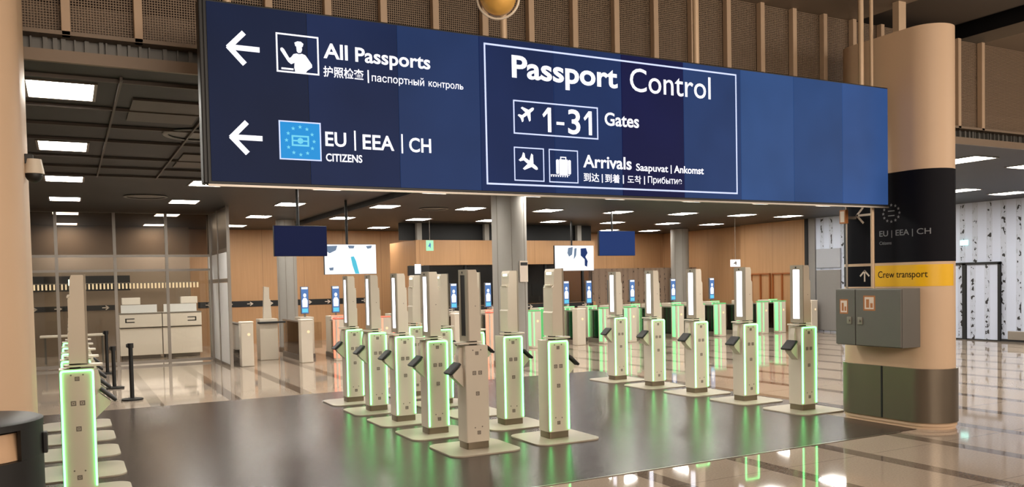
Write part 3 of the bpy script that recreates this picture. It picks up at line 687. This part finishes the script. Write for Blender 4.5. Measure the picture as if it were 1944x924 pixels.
# exit signs
def exit_sign(u, v, z, w_, h_, m, label, hang=True):
    t = thing('exit_sign', label, 'sign', (u, v, z)); obj('box', bx(-w_/2, w_/2, 0, .04, -h_/2, h_/2, bev=.004), m, t)
    bm = bmesh.new(); add_prism(bm, [(-.3*w_, -.1*h_), (-.1*w_, .15*h_), (0, .3*h_), (.1*w_, .1*h_), (.05*w_, -.3*h_), (-.08*w_, -.1*h_)], lambda a, z_, d: (a, d, z_), -.002, -.0005); obj('running_figure', bm, 'totem_blue' if m != 'screen_white' else 'mark_grey', t)
    if hang: bm = bmesh.new(); add_cyl(bm, (0, .02, h_/2), (0, .02, CZ-z-.001), .006, n=8); obj('hanging_wire', bm, 'alu', t)
exit_sign(7.38, 18, 2.5, .17, .24, 'exit_green', 'small green exit sign hanging left of the grey middle column')
exit_sign(16.6, 18, 2.02, .34, .2, 'screen_white', 'small bright sign hanging behind the kiosk second from the right')
tag(obj('exit_lamp', bx(19.16, 19.199, 12.84, 13.02, 2.28, 2.4), 'exit_cyan'), 'small glowing exit lamp on the birch wall, right of the rounded column', 'lamp')

# ================================================================== BORDER GATES
def totem(t, y):
    bm = bmesh.new(); add_box(bm, -.09, .09, y, y+.06, 1.0, 1.62, bev=.008); add_box(bm, -.02, .02, y+.02, y+.05, .92, 1.0); to = obj('totem', bm, 'grey_metal', t)
    obj('totem_screen', bx(-.08, .08, y-.004, y-.0005, 1.01, 1.61), 'totem_blue', to)
    f = lambda a, z, d: (a, d, z)
    for nm, pts in (('screen_banner', [(-.07, 1.56), (.07, 1.56), (.07, 1.605), (-.07, 1.605)]), ('figure_head', [(.035*math.cos(i*PI/6), 1.42+.045*math.sin(i*PI/6)) for i in range(12)]),
                    ('figure_torso', [(-.055, 1.15), (.055, 1.15), (.062, 1.30), (.03, 1.36), (-.03, 1.36), (-.062, 1.30)])):
        bm = bmesh.new(); add_prism(bm, pts, f, y-.007, y-.0045); obj(nm, bm, 'screen_white', to)
    obj('screen_footer', bx(-.065, .065, y-.007, y-.0045, 1.03, 1.12), 'star_cyan', to)
def make_gate(name, led, with_totem):
    t = thing(name, '', 'gate', (0, 0, 0)); w2 = .16
    bm = bmesh.new(); add_box(bm, -w2, w2, 0, .5, .09, .93, bev=.012); obj('cabinet', bm, 'kiosk_white', t)
    obj('base', bx(-w2-.01, w2+.01, -.02, .52, .001, .089), 'mark_grey', t)
    if led:
        for x in (-w2+.02, -.012, w2-.045): obj('light_line', bx(x, x+.024, -.006, -.0005, .12, .9), led, t)
        bm = bmesh.new(); add_box(bm, -w2+.01, w2-.01, -.006, .06, .9305, .945); obj('top_light', bm, led, t)
        obj('lit_front', bx(-w2+.05, -.02, -.005, -.0004, .12, .9), led+'_soft', t)
    obj('wing_door', bx(w2+.01, w2+.22, .2, .212, .2, .8), 'glass', t)
    if with_totem: totem(t, .15)
    return t
emis('led_green_far_soft', (80, 200, 105), .4, (90, 170, 110)); emis('led_red_soft', (220, 80, 60), .6, (200, 120, 100))
GG = 'automatic border gates across the hall'
gg = make_gate('border_gate', 'led_green_far', True); gu = [11.72+.715*k for k in range(8)]
gg.location = (gu[0], 19, 0); gg['group'] = GG; gg['label'] = 'green lit border gate with blue totem screen, first right of the grey middle column'
for k in range(1, 8): dup(gg, (gu[k], 19, 0), None, 'green lit border gate with blue totem screen, %s right of the grey middle column' % ORD[k])
gn = make_gate('border_gate', 'led_green_far', False); gn.location = (17.95, 19, 0); gn['group'] = GG; gn['label'] = 'green lit border gate without totem in front of the first wooden doorway'
dup(gn, (10.95, 19, 0), None, 'green lit border gate without totem beside the grey middle column'); dup(gn, (18.72, 18.7, 0), None, 'green lit border gate without totem beside the right wood wall')
gr = make_gate('border_gate', 'led_red', True); gr.location = (5.47, 19, 0); gr['group'] = GG; gr['label'] = 'red lit border gate with totem screen, behind the farthest left centre kiosk'
dup(gr, (6.93, 19, 0), None, 'red lit border gate with totem screen, between the left centre kiosks'); dup(gr, (9.4, 19, 0), None, 'red lit border gate at the left of the grey middle column')
gl = make_gate('border_gate', None, True); gl.location = (4.75, 19, 0); gl['group'] = GG; gl['label'] = 'unlit border gate with blue totem screen beside the left grey column'
dup(gl, (7.9, 19, 0), None, 'unlit border gate with totem screen, left behind the unlit kiosk'); dup(gl, (8.45, 19, 0), None, 'unlit border gate with totem screen, right behind the unlit kiosk')
# front pedestals with glass side screens
def make_pedestal(gl=.72, green=None):
    t = thing('gate_pedestal', '', 'gate', (0, 0, 0))
    bm = bmesh.new(); add_box(bm, -.125, .125, -.12, .12, .001, .9, bev=.015); obj('post_box', bm, 'kiosk_white', t)
    obj('top_cap', bx(-.13, .13, -.125, .125, .9005, .925, bev=.008), green+'_soft' if green else 'desk_white', t)
    bm = bmesh.new(); add_cyl(bm, (0.03, -.123, .66), (0.03, -.1205, .66), .03, n=16); obj('indicator', bm, 'shelf_light', t, lab='small lit arrow disc')
    if green:
        obj('light_line', bx(-.085, -.06, -.126, -.1205, .06, .88), green, t, lab='glowing light line'); obj('light_line', bx(-.133, -.1255, -.06, .06, .06, .88), green, t, lab='glowing light line')
    obj('side_glass', bx(-.01, .01, .13, gl-.02, .12, .84), 'glass', t)
    obj('glass_rail', bx(-.02, .02, .125, gl, .8405, .87), 'alu', t); obj('glass_base', bx(-.03, .03, .125, gl, .001, .1195), 'mark_grey', t)
    return t
PG = 'pedestals at the entrances of the border gates'
P1 = make_pedestal(2.1); P2 = make_pedestal(); P3 = make_pedestal(.72, 'led_green_far'); P4 = make_pedestal(.72, 'led_red'); seen = set()
pu = [3.22, 4.45, 5.2, 6.2, 7.1, 8.0, 8.9, 10.05, 11.34, 12.12, 12.91, 13.73, 14.47, 15.2, 15.94, 16.75, 17.53, 18.2]
for i, u in enumerate(pu+[18.88]):
    if i < 7: lab = 'white gate pedestal left of the grey middle column, %s from the white screen wall' % ORD[i]
    else: lab = 'white gate pedestal right of the grey middle column, %s from it' % ORD[i-7]
    if i in (2, 3, 4, 6): lab = lab.replace('white gate', 'red lit gate')
    if i in (7, 9, 10, 11, 12, 13, 14, 15, 16, 17): lab = lab.replace('white gate', 'green lit gate')
    if u == 18.88: lab = 'white gate pedestal standing at the right end beside the grey wall panel'
    src = P1 if i < 2 else P4 if i in (2, 3, 4, 6) else (P3 if i in (7, 9, 10, 11, 12, 13, 14, 15, 16, 17) else P2); lo = (u, 17.4 if u == 18.88 else 17.95, 0)
    if src in seen: dup(src, lo, None, lab)['group'] = PG
    else: src.location = lo; src['label'] = lab; src['group'] = PG; seen.add(src)
# staffed gate with tall scanner at the left
st = thing('scanner_post', 'tall pale scanner post beside the left gate pedestals', 'scanner', (3.92, 19.2, 0))
obj('cabinet', bx(-.2, .2, -.1, .3, .001, .92, bev=.012), 'kiosk_white', st); bm = bmesh.new(); add_prism(bm, [(-.09, .9205), (.09, .9205), (.07, 1.35), (.05, 1.36), (.05, 1.62), (-.06, 1.64)], lambda a, z, d: (a, d, z), 0, .1); obj('scanner_head', bm, 'kiosk_white', st)
obj('reader_tray', bx(-.25, .35, -.2, -.101, .82, .86, bev=.005), 'black_plastic', st)

# black wayfinding stripes with white arrows along the back wall
def stripe(u0, u1, v, z0, z1, label, n, m='black_matt', am='paper'):
    t = thing('wall_stripe', label, 'sign', (0, 0, 0)); obj('strip', bx(u0, u1, v-.012, v-.002, z0, z1), m, t)
    for i in range(n):
        c = u0+(i+.5)*(u1-u0)/n; cz_ = (z0+z1)/2; bm = bmesh.new()
        for Pp in arrow(c, cz_, .16, .10, .022, PI): add_prism(bm, Pp, lambda a, z, d: (a, d, z), v-.016, v-.0125)
        obj('arrow_symbol', bm, am, t)
stripe(3.2, 8.3, 25, 1.07, 1.24, 'black stripe with white arrows on the wood wall behind the left gates', 9)
stripe(8.45, 14.1, 21.5, .82, .975, 'black stripe with white arrows under the booth window', 9)
# booth counter and monitors behind the dark window
for k, (u, lb) in enumerate(((9.4, 'dark monitor behind the booth window, leftmost'), (10.6, 'dark monitor behind the booth window, beside the middle column'), (12.6, 'dark monitor behind the booth window, right of the middle column'))):
    t = thing('desk_monitor', lb, 'monitor', (u, 22.1, 1.013)); obj('screen', bx(-.28, .28, 0, .04, .18, .55, bev=.006), 'black_plastic', t); obj('stand', bx(-.03, .03, .041, .07, .0, .3), 'grey_metal', t); obj('foot', bx(-.12, .12, -.05, .12, -.012, .0), 'grey_metal', t)
bm = bmesh.new(); add_box(bm, 8.61, 14.1, 21.65, 22.6, .985, 1.0, bev=.003); tag(obj('booth_counter', bm, 'grey_metal'), 'grey counter running inside the booth window', 'counter')
bx_ = thing('booth_sign', 'small dark box with a bright panel on the corner of the booth', 'sign', (8.38, 21.4, 0))
obj('box', bx(-.25, .35, -.02, .09, 1.85, 2.12, bev=.006), 'black_plastic', bx_); obj('panel', bx(-.08, .1, -.026, -.0205, 1.9, 2.16), 'screen_white', bx_)

# ================================================================== GLASS WALL AND COUNTERS AT THE LEFT
gw = thing('glass_partition', 'tall glass wall with grey posts in front of the service desks', 'partition', (0, 0, 0))
for u in (-.9, -.2, .90, 1.93, 2.85): obj('post', bx(u-.03, u+.03, 19.86, 19.92, .001, CZ-.001), 'alu', gw)
for z0, z1 in ((2.02, 2.07), (2.33, 2.38), (.02, .08)): obj('rail', bx(-2.5, 2.85, 19.875, 19.905, z0, z1), 'alu', gw)
for a, b_ in ((-2.5, -.93), (-.87, -.23), (-.17, .87), (.93, 1.90), (1.96, 2.82)): obj('glass_pane', bx(a, b_, 19.885, 19.893, .085, 2.015), 'glass', gw)
obj('upper_glass', bx(-2.5, 2.85, 19.885, 19.893, 2.385, CZ-.01), 'smoked_glass', gw)
fw = thing('frosted_screen', 'tall white frosted screen wall at the end of the glass partition', 'partition', (0, 0, 0))
for y in (17.72, 18.95, 20.35): obj('post', bx(2.85, 2.91, y-.03, y+.03, .001, CZ-.001), 'alu', fw)
for y0, y1 in ((17.76, 18.91), (18.99, 20.31)):
    for z0, z1, m in ((.06, 1.74, 'frost'), (1.82, 2.36, 'frost'), (2.44, CZ-.02, 'smoked_glass')): obj('panel', bx(2.87, 2.89, y0, y1, z0, z1), m, fw)
for z0, z1 in ((.001, .055), (1.745, 1.815), (2.365, 2.435)): obj('rail', bx(2.86, 2.90, 17.7, 20.38, z0, z1), 'alu', fw)
def desk(u0, u1, label, mirror):
    t = thing('service_desk', label, 'desk', (0, 0, 0)); v = 21.5
    obj('lower_front', bx(u0, u1, v, v+.6, .09, .72, bev=.006), 'desk_white', t); obj('plinth', bx(u0+.05, u1-.05, v+.05, v+.55, .001, .089), 'mark_grey', t)
    obj('upper_front', bx(u0, u1, v-.03, v+.25, .75, 1.06, bev=.006), 'desk_white', t); obj('shadow_gap', bx(u0+.01, u1-.01, v+.01, v+.5, .7205, .7495), 'mark_grey', t)
    obj('counter_top', bx(u0-.01, u1, v-.04, v+.5, 1.0605, 1.085, bev=.004), 'alu', t)
    obj('desk_screen', bx(u0+.05, u1-.08, v+.2, v+.24, 1.0855, 1.27), 'frost', t)
    s = u1-.32 if mirror else u0+.12; bm = bmesh.new()
    for k, z in enumerate((.86, .94)):
        add_box(bm, s, s+.2, v-.034, v-.0305, z, z+.022)
    add_box(bm, s+(.17 if mirror else 0), s+(.2 if mirror else .03), v-.034, v-.0305, .86, .962)
    obj('desk_symbol', bm, 'black_matt', t)
desk(1.02, 1.93, 'white service desk behind the glass, left of the pair', False); desk(1.95, 2.82, 'white service desk behind the glass, right of the pair', True)
for u0, u1, lb in ((1.1, 1.5, 'pale monitor box standing on the left service desk'), (2.4, 2.78, 'pale monitor box standing on the right service desk')):
    t = thing('desk_box', lb, 'monitor', (0, 0, 0)); obj('casing', bx(u0, u1, 21.8, 21.98, 1.275+.0, 1.44, bev=.01), 'desk_white', t); obj('stand', bx((u0+u1)/2-.05, (u0+u1)/2+.05, 21.84, 21.94, 1.0855, 1.2745), 'grey_metal', t)
struct('wall_desk_back', bx(-4, 2.9, 24, 24.1, 0, CZ), 'band_wood')
sh = thing('shop_front', 'dark rail of hanging items lit from above behind the glass wall, left', 'shelf', (0, 0, 0))
obj('back_board', bx(-2, 1.4, 23.6, 23.66, 1.62, 2.0), 'black_matt', sh); obj('rail', bx(-2, 3.0, 23.42, 23.46, 1.80, 1.815), 'alu', sh)
bm = bmesh.new(); x = -1.6
while x < 3.0:
    add_box(bm, x, x+.035, 23.40, 23.48, 1.66, 1.795); x += .085
o = obj('hanging_slats', bm, 'shelf_light', sh, lab='row of small lit hanging pieces'); o['kind'] = 'stuff'
stripe(-1.6, 1.1, 24, 1.12, 1.25, 'dark stripe with pale arrows on the wall behind the glass, left', 5)
bn2 = thing('bench', 'long low bench behind the glass wall, left of the desks', 'bench', (0, 0, 0)); obj('seat', bx(-.6, .75, 21.3, 21.7, .6, .64, bev=.005), 'desk_white', bn2)
for u in (-.5, .65): obj('leg', bx(u-.02, u+.02, 21.45, 21.55, .001, .5995), 'grey_metal', bn2)

# queue posts
def stanchion(u, v, h, label):
    t = thing('queue_post', label, 'queue post', (u, v, 0)); bm = bmesh.new(); add_cyl(bm, (0, 0, .001), (0, 0, .022), .15, n=28); add_cyl(bm, (0, 0, .022), (0, 0, .035), .15, .03, n=28); obj('base', bm, 'black_plastic', t, True)
    bm = bmesh.new(); add_cyl(bm, (0, 0, .0355), (0, 0, h-.07), .03, n=20); obj('pole', bm, 'black_plastic', t, True)
    bm = bmesh.new(); add_cyl(bm, (0, 0, h-.0695), (0, 0, h), .042, n=20); add_box(bm, -.06, -.03, -.02, .02, h-.06, h-.01, bev=.004); obj('belt_head', bm, 'black_plastic', t, True)
stanchion(.78, 13.6, .84, 'black queue post standing alone on the pale floor behind the left kiosks')
stanchion(.62, 18.2, .84, 'black queue post in front of the glass wall, behind the leftmost kiosks')
stanchion(.62, 15.4, .7, 'short black queue post just right of the leftmost kiosk tower')
